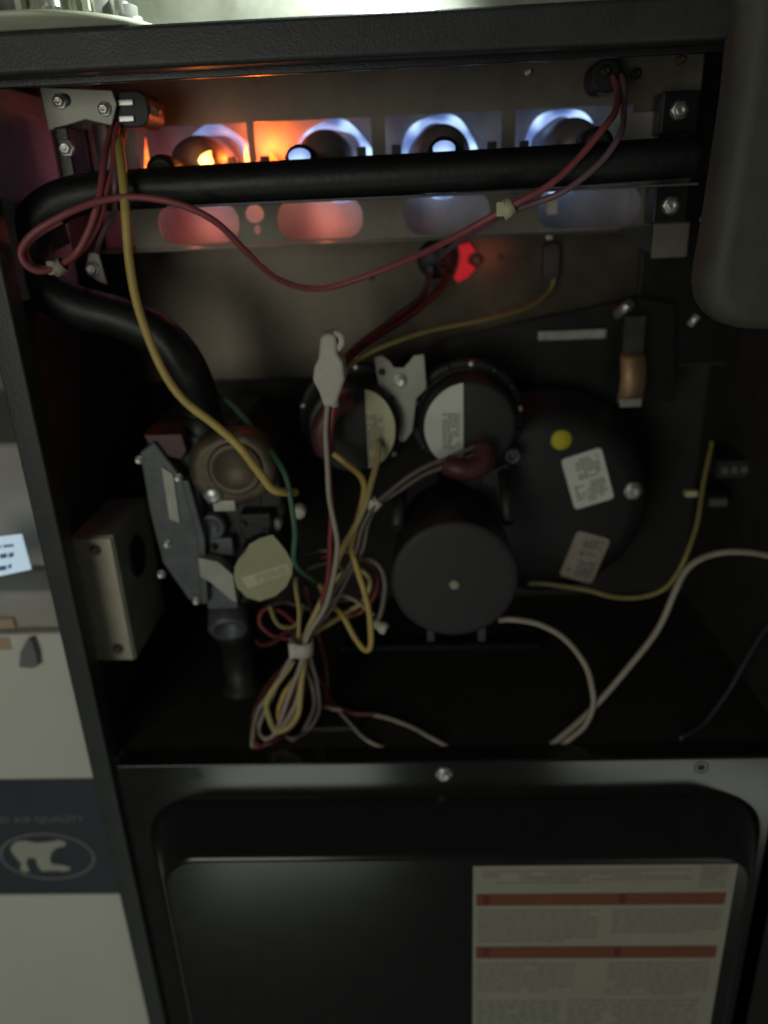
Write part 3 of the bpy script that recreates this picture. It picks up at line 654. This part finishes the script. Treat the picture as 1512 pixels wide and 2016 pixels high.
# ------------------------------------------------------------------ wires
def wire(label, m, r, pts, name='wire'):
    K = []
    for x, y, Y in pts:
        while at(x, y, Y).z < ZD + r + 0.001 and Y > 0.017: Y -= 0.001   # rests on the deck, not under it
        K.append(at(x, y, Y))
    P = spline(K, 8)
    r = r * 0.75
    for p in P: p.z = max(p.z, ZD + r) if p.y > 0.024 else p.z
    if P[-1].z < ZD + 0.02 and P[-1].y < 0.024:            # goes down through the slot behind the door flange
        P += [P[-1] + Vector((0.002, 0.001 * k, -0.006 * k)) for k in (1, 2, 3)]
    k0 = random.uniform(0, 6)
    for i, p in enumerate(P): p.x += 0.0005 * math.sin(i * 0.31 + k0); p.z += 0.0004 * math.sin(i * 0.23 + k0 * 2)
    o = MB().tube(P, r, 10).build(name, m)
    tag(o, label, 'wire', 'wires in the burner compartment'); return o
def tie(label, x, y, Y, rx, m='white_plastic', ang=0, h=0.006):
    p = at(x, y, Y); ax = Vector((math.sin(R(ang)), 0, math.cos(R(ang))))
    t = empty('cable_tie', p); tag(t, label, 'cable tie', 'cable ties on the wires')
    MB().lathe(p - ax * h / 2, ax, [(0, rx * 0.9), (0, rx), (h, rx), (h, rx * 0.9)], 18).build('band', m, t)
    q = p + Vector((-rx * 0.7, -rx * 0.6, 0)); MB().box(q - Vector((0.0020, 0.0016, h * 0.55)), q + Vector((0.0020, 0.0016, h * 0.55))).build('lock', m, t, bevel=0.0006)
    return t

wire('pink igniter wire sweeping from the upper right socket across to the loop at left', 'w_pink', 0.0023,
     [(1205, 150, .080), (1218, 180, .070), (1212, 215, .050), (1190, 250, .035), (1140, 310, .030), (1075, 368, .026), (1000, 411, .026), (900, 462, .035), (800, 512, .06), (700, 553, .07), (620, 568, .07), (550, 548, .06), (480, 492, .042),
      (420, 435, .030), (360, 402, .026), (290, 390, .024), (220, 393, .021), (140, 415, .015), (75, 450, .012), (45, 490, .012), (46, 518, .012), (78, 532, .015), (115, 524, .02), (150, 498, .024), (175, 455, .024), (190, 400, .024), (205, 330, .032), (216, 270, .05), (225, 238, .066)])
wire('dull purple wire hanging beside the pink wire, from the upper right socket', 'w_purple', 0.0021,
     [(1222, 150, .080), (1230, 190, .068), (1228, 235, .050), (1216, 272, .034), (1186, 318, .029), (1120, 368, .027), (1060, 398, .030), (1000, 420, .033), (920, 462, .06), (880, 495, .10), (862, 512, .138)])
wire('second pink wire dropping from the igniter socket to the loop at left', 'w_pink', 0.0021,
     [(238, 240, .060), (226, 280, .045), (222, 330, .035), (210, 380, .028), (196, 430, .028), (170, 480, .028), (135, 515, .024), (105, 528, .020), (72, 527, .017), (54, 512, .016), (52, 490, .016), (80, 458, .016), (120, 432, .017)])
wire('dull purple wire dropping behind the pink wire at left', 'w_purple', 0.0020,
     [(246, 245, .062), (236, 300, .045), (228, 360, .030), (222, 420, .040), (205, 460, .055), (190, 495, .066)])
wire('long yellow wire from the igniter socket down to the gas valve', 'w_yellow', 0.0031,
     [(236, 250, .070), (238, 300, .040), (244, 400, .022), (256, 510, .020), (275, 620, .018), (310, 708, .016), (360, 783, .014), (420, 836, .010), (475, 883, .008), (507, 926, .008), (530, 957, .009), (552, 969, .012), (580, 969, .025)])
wire('thin tan wire from the small dark switch to the white plug', 'w_olive', 0.0017,
     [(1090, 548, .147), (1082, 575, .142), (1040, 606, .125), (960, 628, .10), (850, 649, .08), (760, 681, .06), (700, 712, .048), (668, 738, .040)])
wire('dark red wire from the limit switch down to the white plug', 'w_darkred', 0.0030,
     [(868, 528, .142), (872, 560, .135), (820, 610, .11), (750, 655, .08), (700, 695, .058), (668, 725, .042)])
wire('brown wire beside the dark red one, limit switch to white plug', 'w_brown', 0.0026,
     [(848, 528, .142), (835, 580, .13), (780, 622, .10), (720, 668, .07), (672, 712, .045)])
wire('green wire curving past the gas valve into the wire bundle', 'w_green', 0.0021,
     [(430, 778, .07), (465, 806, .055), (520, 868, .035), (555, 925, .022), (573, 980, .016), (580, 1040, .014), (577, 1095, .016), (592, 1122, .025), (620, 1145, .045)])
wire('white wire hanging straight down from the white plug', 'w_white', 0.0020,
     [(646, 782, .024), (643, 850, .020), (642, 900, .018), (648, 965, .016), (658, 1030, .014), (663, 1085, .013), (657, 1140, .013), (638, 1195, .014), (618, 1232, .015), (600, 1270, .016), (590, 1310, .018), (570, 1370, .020), (545, 1435, .022), (518, 1466, .024), (500, 1472, .026), (496, 1455, .028), (510, 1400, .034), (540, 1350, .040)])
wire('red wire hanging straight down from the white plug', 'w_red', 0.0022,
     [(658, 782, .026), (650, 850, .024), (648, 920, .022), (651, 990, .020), (652, 1060, .018), (648, 1120, .017), (632, 1185, .018), (612, 1235, .019), (597, 1275, .020), (588, 1330, .024), (565, 1400, .028), (545, 1450, .030), (520, 1470, .032), (502, 1462, .034), (504, 1420, .038), (530, 1360, .045)])
wire('pale yellow wire from the cream labelled pressure switch into the bundle', 'w_yellow_pale', 0.0025,
     [(742, 870, .066), (742, 910, .055), (728, 965, .042), (705, 1022, .033), (678, 1078, .026), (650, 1140, .020), (622, 1205, .018), (604, 1255, .018), (596, 1300, .020), (594, 1345, .022), (588, 1400, .022), (570, 1430, .022), (545, 1438, .022), (528, 1412, .024), (526, 1385, .026), (545, 1345, .028), (575, 1300, .026), (588, 1262, .024)])
wire('yellow wire from under the red boot joining the pale yellow wire', 'w_yellow', 0.0024,
     [(652, 888, .055), (685, 915, .052), (712, 945, .046), (715, 985, .040), (700, 1040, .036), (690, 1075, .034), (702, 1110, .030), (716, 1165, .028), (729, 1220, .028), (731, 1262, .029), (720, 1279, .030), (702, 1258, .034), (675, 1215, .040), (655, 1190, .05), (630, 1150, .06)])
for k, (dx, Yo, nm) in enumerate(((0, 0.0, 'upper'), (12, 0.004, 'lower'))):
    wire('grey brown wire, the %s of the pair leaving the white labelled pressure switch' % nm, 'w_grey', 0.0018,
         [(936 + dx, 878 + dx, .062), (890 + dx, 897 + dx, .056), (835, 922 + dx, .050 + Yo), (780, 958 + dx, .045 + Yo), (740 + dx / 2, 990 + dx / 2, .040 + Yo), (716 + dx / 2, 1035, .036 + Yo), (700 + dx, 1085, .033 + Yo), (672 + dx, 1140, .030 + Yo), (640 + dx, 1195, .026 + Yo), (612 + dx / 2, 1245, .022 + Yo), (600 + dx, 1300, .024 + Yo), (612 + dx, 1345, .03), (618 + dx, 1395, .03), (600 + dx / 2, 1436, .03), (576, 1455, .03), (560, 1442, .034)])
wire('grey white loop with a small plug beside the motor', 'w_grey', 0.0022,
     [(690, 1105, .05), (718, 1098, .045), (744, 1112, .040), (757, 1148, .036), (756, 1185, .034), (745, 1215, .032), (738, 1228, .031)])
wire('yellow wire dropping from the green round label into the cable tie', 'w_yellow_pale', 0.0018,
     [(583, 1138, .04), (585, 1175, .034), (588, 1215, .028), (590, 1268, .022)])
wire('small yellow curl beside the gas valve outlet', 'w_olive', 0.0019,
     [(532, 1192, .045), (537, 1215, .042), (552, 1232, .040), (572, 1234, .037), (588, 1222, .034), (600, 1190, .04)])
wire('dark red curl left of the cable tie', 'w_darkred', 0.0020,
     [(505, 1262, .050), (518, 1270, .046), (540, 1262, .042), (560, 1246, .038), (588, 1246, .030)])
wire('dark red outer loop at the bottom of the bundle', 'w_darkred', 0.0022,
     [(583, 1290, .024), (550, 1325, .030), (518, 1362, .036), (500, 1405, .036), (497, 1445, .034), (508, 1468, .030), (540, 1460, .028), (572, 1432, .028), (590, 1390, .03), (605, 1340, .034)])
for k, pp in enumerate(([(600, 1090, .06), (640, 1085, .05), (670, 1100, .06)], [(605, 1120, .06), (650, 1110, .055), (700, 1130, .06)], [(640, 1190, .06), (690, 1180, .055), (720, 1190, .06)], [(520, 1195, .07), (560, 1185, .06), (610, 1200, .06)])):
    wire(['short grey wire crossing highest behind the bundle', 'short grey wire crossing just under the topmost one behind the bundle', 'short grey wire crossing behind the yellow hairpin', 'short grey wire behind the small yellow curl'][k], 'w_grey', 0.0015, pp)
for lab_, m_, r_, pp in (
    ('yellow loop in the tangle right of the red and white wires', 'w_yellow_pale', 0.0020, [(640, 1165, .055), (672, 1130, .05), (705, 1120, .045), (728, 1145, .044), (715, 1185, .046), (680, 1205, .05), (645, 1230, .04), (608, 1255, .03)]),
    ('thin red loop in the tangle right of the red and white wires', 'w_red', 0.0018, [(630, 1100, .06), (680, 1085, .06), (725, 1105, .055), (742, 1150, .05), (720, 1200, .05), (670, 1215, .05), (630, 1215, .045)]),
    ('thin white wire crossing from the tangle to the cable tie', 'w_white', 0.0016, [(735, 1210, .045), (690, 1175, .04), (655, 1180, .03), (625, 1222, .024), (604, 1262, .021)]),
    ('thin dark red loop left of the yellow wires', 'w_red', 0.0018, [(590, 1235, .035), (555, 1205, .045), (522, 1200, .05), (512, 1228, .05), (535, 1250, .045), (575, 1258, .035)]),
    ('yellow inner loop below the cable tie', 'w_yellow', 0.0021, [(600, 1285, .021), (585, 1330, .024), (560, 1365, .027), (548, 1398, .027), (556, 1425, .026), (576, 1412, .026), (588, 1370, .026), (598, 1325, .025), (601, 1285, .023)]),
    ('white inner loop below the cable tie', 'w_white', 0.0018, [(582, 1285, .022), (552, 1335, .027), (527, 1385, .030), (512, 1430, .028), (520, 1455, .024), (548, 1440, .022), (575, 1400, .022), (590, 1350, .022), (598, 1290, .021)]),
    ('thin red wire from the tie into the dark behind the loops', 'w_red', 0.0018, [(598, 1285, .024), (615, 1320, .034), (640, 1355, .05), (650, 1385, .058), (690, 1403, .055)])):
    wire(lab_, m_, r_, pp)
wire('red wire running behind the bundle to the deck', 'w_darkred', 0.0026, [(600, 1150, .08), (620, 1220, .075), (640, 1300, .07), (650, 1370, .06), (690, 1402, .055), (740, 1406, .05)])
wire('beige wire lying on the deck, ending at the door flange', 'w_white', 0.0019, [(640, 1392, .06), (680, 1401, .055), (750, 1410, .05), (810, 1430, .04), (850, 1455, .028), (895, 1478, .016)])
wire('shorter beige wire on the deck in front of the bundle', 'w_white', 0.0017, [(670, 1405, .055), (695, 1432, .042), (730, 1460, .030), (778, 1480, .016)])
wire('long white cable curving from the right edge down to the deck', 'w_white', 0.0026,
     [(1600, 1130, .05), (1512, 1095, .05), (1450, 1085, .05), (1400, 1092, .05), (1360, 1115, .048), (1330, 1160, .044), (1290, 1245, .038), (1230, 1325, .032), (1160, 1400, .026), (1090, 1462, .018), (1062, 1482, .014)])
wire('olive wire hanging from the terminals and bending behind the tan sticker', 'w_olive', 0.0020,
     [(1400, 870, .11), (1392, 920, .095), (1380, 985, .08), (1366, 1050, .065), (1345, 1110, .055), (1310, 1155, .060), (1265, 1176, .07), (1210, 1176, .08), (1150, 1160, .09), (1080, 1150, .095), (1040, 1150, .10)])
wire('white wire from the motor arching over to the deck', 'w_white', 0.0024,
     [(985, 1222, .045), (1010, 1219, .042), (1060, 1228, .040), (1110, 1256, .036), (1148, 1305, .030), (1166, 1350, .026), (1168, 1385, .024), (1150, 1430, .020), (1118, 1458, .018), (1090, 1475, .015)])
wire('dark teal wire in the dark lower right corner', 'w_teal', 0.0020,
     [(1560, 1190, .06), (1512, 1235, .055), (1465, 1305, .045), (1425, 1375, .036), (1385, 1425, .028), (1340, 1452, .022)])
# white plug of the harness
pl = empty('wire_plug', at(650, 720, .03)); tag(pl, 'cream plastic wire plug hanging above the red and white wires', 'plug')
body = [pz(*q, 0.03) for q in ((634, 660), (642, 650), (664, 652), (668, 690), (678, 706), (682, 740), (672, 768), (664, 792), (640, 792), (632, 765), (619, 742), (622, 715), (630, 700))]
MB().prism(body, 0.020, 0.038).build('plug_body', 'white_plastic', pl, bevel=0.002, seg=3)
MB().tube(spline([at(660, 656, .024), at(670, 660, .022), at(673, 675, .022), at(664, 688, .024)], 5), 0.0018, 8).build('latch', 'white_plastic', pl)
for x in (646, 658): MB().lathe(at(x, 800, .026), (0, 0, 1), [(0, 0), (0, 0.0023), (0.008, 0.0028), (0.008, 0)], 10).build('crimp_sleeve', 'white_plastic', pl)
tie('tan cable tie on the pink and purple wires below the burner rail', 997, 411, 0.027, 0.0045, 'cream_label', 60)
tie('white cable tie holding the lower wire bundle together', 594, 1272, 0.019, 0.0070, 'white_plastic', 5, 0.009)
tie('small white cable tie on the grey pair left of the motor', 739, 991, 0.042, 0.0036, 'white_plastic', 45)
tie('pinkish cable tie at the left loop of the pink wire', 116, 526, 0.021, 0.0036, 'tan_label', 60)
wp = empty('end_plug', at(748, 1232, .03)); tag(wp, 'small cream plug at the end of the grey loop', 'plug')
MB().lathe(at(735, 1225, .031), (at(762, 1240, .028) - at(735, 1225, .031)), [(0, 0), (0, 0.0026), (0.005, 0.0030), (0.0055, 0.0038), (0.009, 0.0036), (0.009, 0)], 14).build('cap_body', 'white_plastic', wp)

# ------------------------------------------------------------------ on top of the furnace
pm = MB().box((-0.190, 0.080, ZT), (0.205, 0.083, 0.40)).build('plenum_panel', 'bracket_zinc', bevel=0.001)
tag(pm, 'torch-lit galvanised sheet panel standing on the furnace top', 'panel')
vf = empty('vent_flange', at(120, 60, 0.026)); tag(vf, 'pale cream vent pipe flange on the upper left top edge', 'pipe flange')
vc = at(110, 50, 0.026)
MB().lathe((vc.x, 0.026, ZT + 0.0004), (0, 0, 1), [(0, 0.0), (0, 0.0470), (0.0008, 0.0480), (0.0022, 0.0478), (0.0028, 0.0450), (0.0030, 0.030), (0.0030, 0.0)], 56).build('base_ring', 'pvc', vf)
MB().lathe((vc.x + 0.008, 0.026, ZT + 0.0055), (0, 0, 1), [(0, 0.0260), (0.002, 0.0235), (0.005, 0.0215), (0.20, 0.0215)], 40).build('pipe_stub', 'pvc', vf)
for (x, y, Y, r_, h_) in ((248, 40, 0.012, 0.0055, 0.006), (196, 34, 0.010, 0.0065, 0.008), (150, 40, 0.008, 0.0050, 0.030), (92, 45, 0.008, 0.0040, 0.030), (30, 52, 0.010, 0.0085, 0.018)):
    q = at(x, y, Y); MB().lathe((q.x, Y, ZT + 0.0028), (0, 0, 1), [(0, r_ * 1.3), (0.002, r_ * 1.3), (0.0022, r_), (h_, r_), (h_ + 0.001, r_ * 0.6), (h_ + 0.001, 0)], 14).build('fitting', 'bright_zinc' if h_ < 0.02 else 'pvc', vf)
for k in range(3): MB().box((vc.x - 0.006 + 0.014 * k, 0.0005, ZT + 0.0056), (vc.x - 0.003 + 0.014 * k, 0.006, ZT + 0.030)).build('rib', 'pvc', vf, bevel=0.0006)
for a in (-70, -118, -25, 160):
    q = (vc.x + 0.0385 * math.cos(R(a)), 0.026 + 0.0385 * math.sin(R(a)), ZT + 0.0050)
    MB().lathe(q, (0, 0, 1), [(0, 0.0045), (0.0045, 0.0045), (0.0060, 0.0030), (0.0060, 0)], 6).build('bolt', 'bright_zinc', vf)

# ------------------------------------------------------------------ beside the furnace
CY = 0.045
def row(y, x=80): return at(x, y, CY).z
wc = empty('white_carton', (-0.36, CY + 0.10, -0.80)); tag(wc, 'white carton with dark printed band and bear logo left of the furnace', 'carton')
cx0, cx1 = -0.52, XL - 0.0035
MB().box((cx0, CY, -0.80), (cx1, CY + 0.20, row(1248))).build('carton_body', 'white_card', wc, bevel=0.0015)
MB().box((cx0, CY + 0.002, row(1243)), (cx1, CY + 0.20, row(1168))).build('carton_lid', 'grey_card', wc, bevel=0.004, seg=3)
bz1, bz0 = row(1533), row(1760)
MB().box((cx0 - 0.0005, CY - 0.0005, bz0), (cx1 + 0.0005, CY, bz1)).build('printed_band', 'navy_band', wc)
oc = at(93, 1686, CY - 0.0008); ov = MB(); n = 64
def on(xz, y=1500): return at(xz[0] / 5.815, 1500 + xz[1] / 5.815, CY - 0.001)
pc = on((540, 1085)); rx = (on((1085, 1085)) - pc).length; rz = (on((540, 820)) - pc).length
ri = [ov.bm.verts.new((pc.x + (rx - 0.0018) * math.cos(2 * math.pi * k / n), CY - 0.001, pc.z + (rz - 0.0018) * math.sin(2 * math.pi * k / n))) for k in range(n)]
ro = [ov.bm.verts.new((pc.x + rx * math.cos(2 * math.pi * k / n), CY - 0.001, pc.z + rz * math.sin(2 * math.pi * k / n))) for k in range(n)]
for k in range(n): ov.bm.faces.new((ri[k], ro[k], ro[(k + 1) % n], ri[(k + 1) % n]))
ov.build('oval_outline', 'band_print', wc)
bear = [on(q) for q in ((120, 990), (150, 940), (200, 905), (300, 900), (420, 925), (560, 915), (680, 890), (760, 920), (740, 960), (640, 985), (590, 1040), (570, 1120), (600, 1170), (690, 1175), (800, 1200), (812, 1228), (740, 1250), (620, 1240), (480, 1250), (430, 1180), (410, 1100), (320, 1095), (300, 1160), (330, 1220), (340, 1250), (270, 1260), (230, 1220), (250, 1160), (190, 1100), (140, 1040))]
bm_ = MB(); bm_.holed([[(q.x, q.z) for q in bear]], CY - 0.0012); bm_.build('bear_emblem', 'bear_white', wc)
fc = bpy.data.curves.new('lettering', 'FONT'); fc.body = 'AND AIR QUALITY'; fc.size = 0.0078; fc.align_x = 'RIGHT'; fc.space_character = 1.1
fo = bpy.data.objects.new('lettering_curve', fc); C.objects.link(fo)
me = bpy.data.meshes.new_from_object(fo.evaluated_get(bpy.context.evaluated_depsgraph_get())); bpy.data.objects.remove(fo)
fo = bpy.data.objects.new('lettering', me); C.objects.link(fo); me.materials.clear(); me.materials.append(MATS['band_print'])
q = at(166, 1618, CY - 0.001); fo.parent = wc; fo.location = q - WL[wc.name]; fo.rotation_euler = (R(90), 0, 0)
for (x0, y0, x1, y1) in ((-40, 1220, 30, 1238), (-40, 1257, 24, 1280)):
    a, b = at(x0, y0, CY - 0.0006), at(x1, y1, CY - 0.0006)
    MB().box((a.x, CY - 0.0006, b.z), (b.x, CY + 0.0035, a.z)).build('orange_sticker', 'orange_sticker', wc, bevel=0.0005)
Q = [pz(*s, CY - 0.002) for s in ((42, 1308), (44, 1280), (58, 1255), (66, 1252), (76, 1280), (80, 1306), (70, 1310))]
MB().prism(Q, CY - 0.006, CY - 0.0008).build('carton_tab', 'tab_grey', wc, bevel=0.001)
# card with blue print on the lid, grey box behind it
ca = [pz(*s, CY - 0.01) for s in ((-60, 1064), (42, 1052), (61, 1121), (-55, 1146))]
kc = MB(); kc.prism(ca, CY - 0.0100, CY - 0.0092, 'blue_card')
for (x0, y0, x1, y1) in ((-45, 1074, 2, 1079), (6, 1071, 27, 1076), (-45, 1092, -4, 1102), (0, 1089, 14, 1098), (17, 1087, 27, 1096), (-45, 1116, -6, 1126), (-2, 1113, 13, 1122), (16, 1110, 23, 1118)):
    kc.face([at(x0, y0 + 2, CY - 0.0103), at(x1, y0, CY - 0.0103), at(x1, y1, CY - 0.0103), at(x0, y1 + 2, CY - 0.0103)], 'print_blue')
kc = kc.build('emissive_card', None); tag(kc, 'bluish white card with blue print, brightened by added glow, tilted at the left edge', 'card')
gb = MB().box((cx0, CY + 0.03, row(1160)), (cx1 - 0.001, CY + 0.19, row(900))).build('grey_box', 'grey_card', bevel=0.004, seg=3)
tag(gb, 'plain grey beige box standing on the white carton lid', 'box')
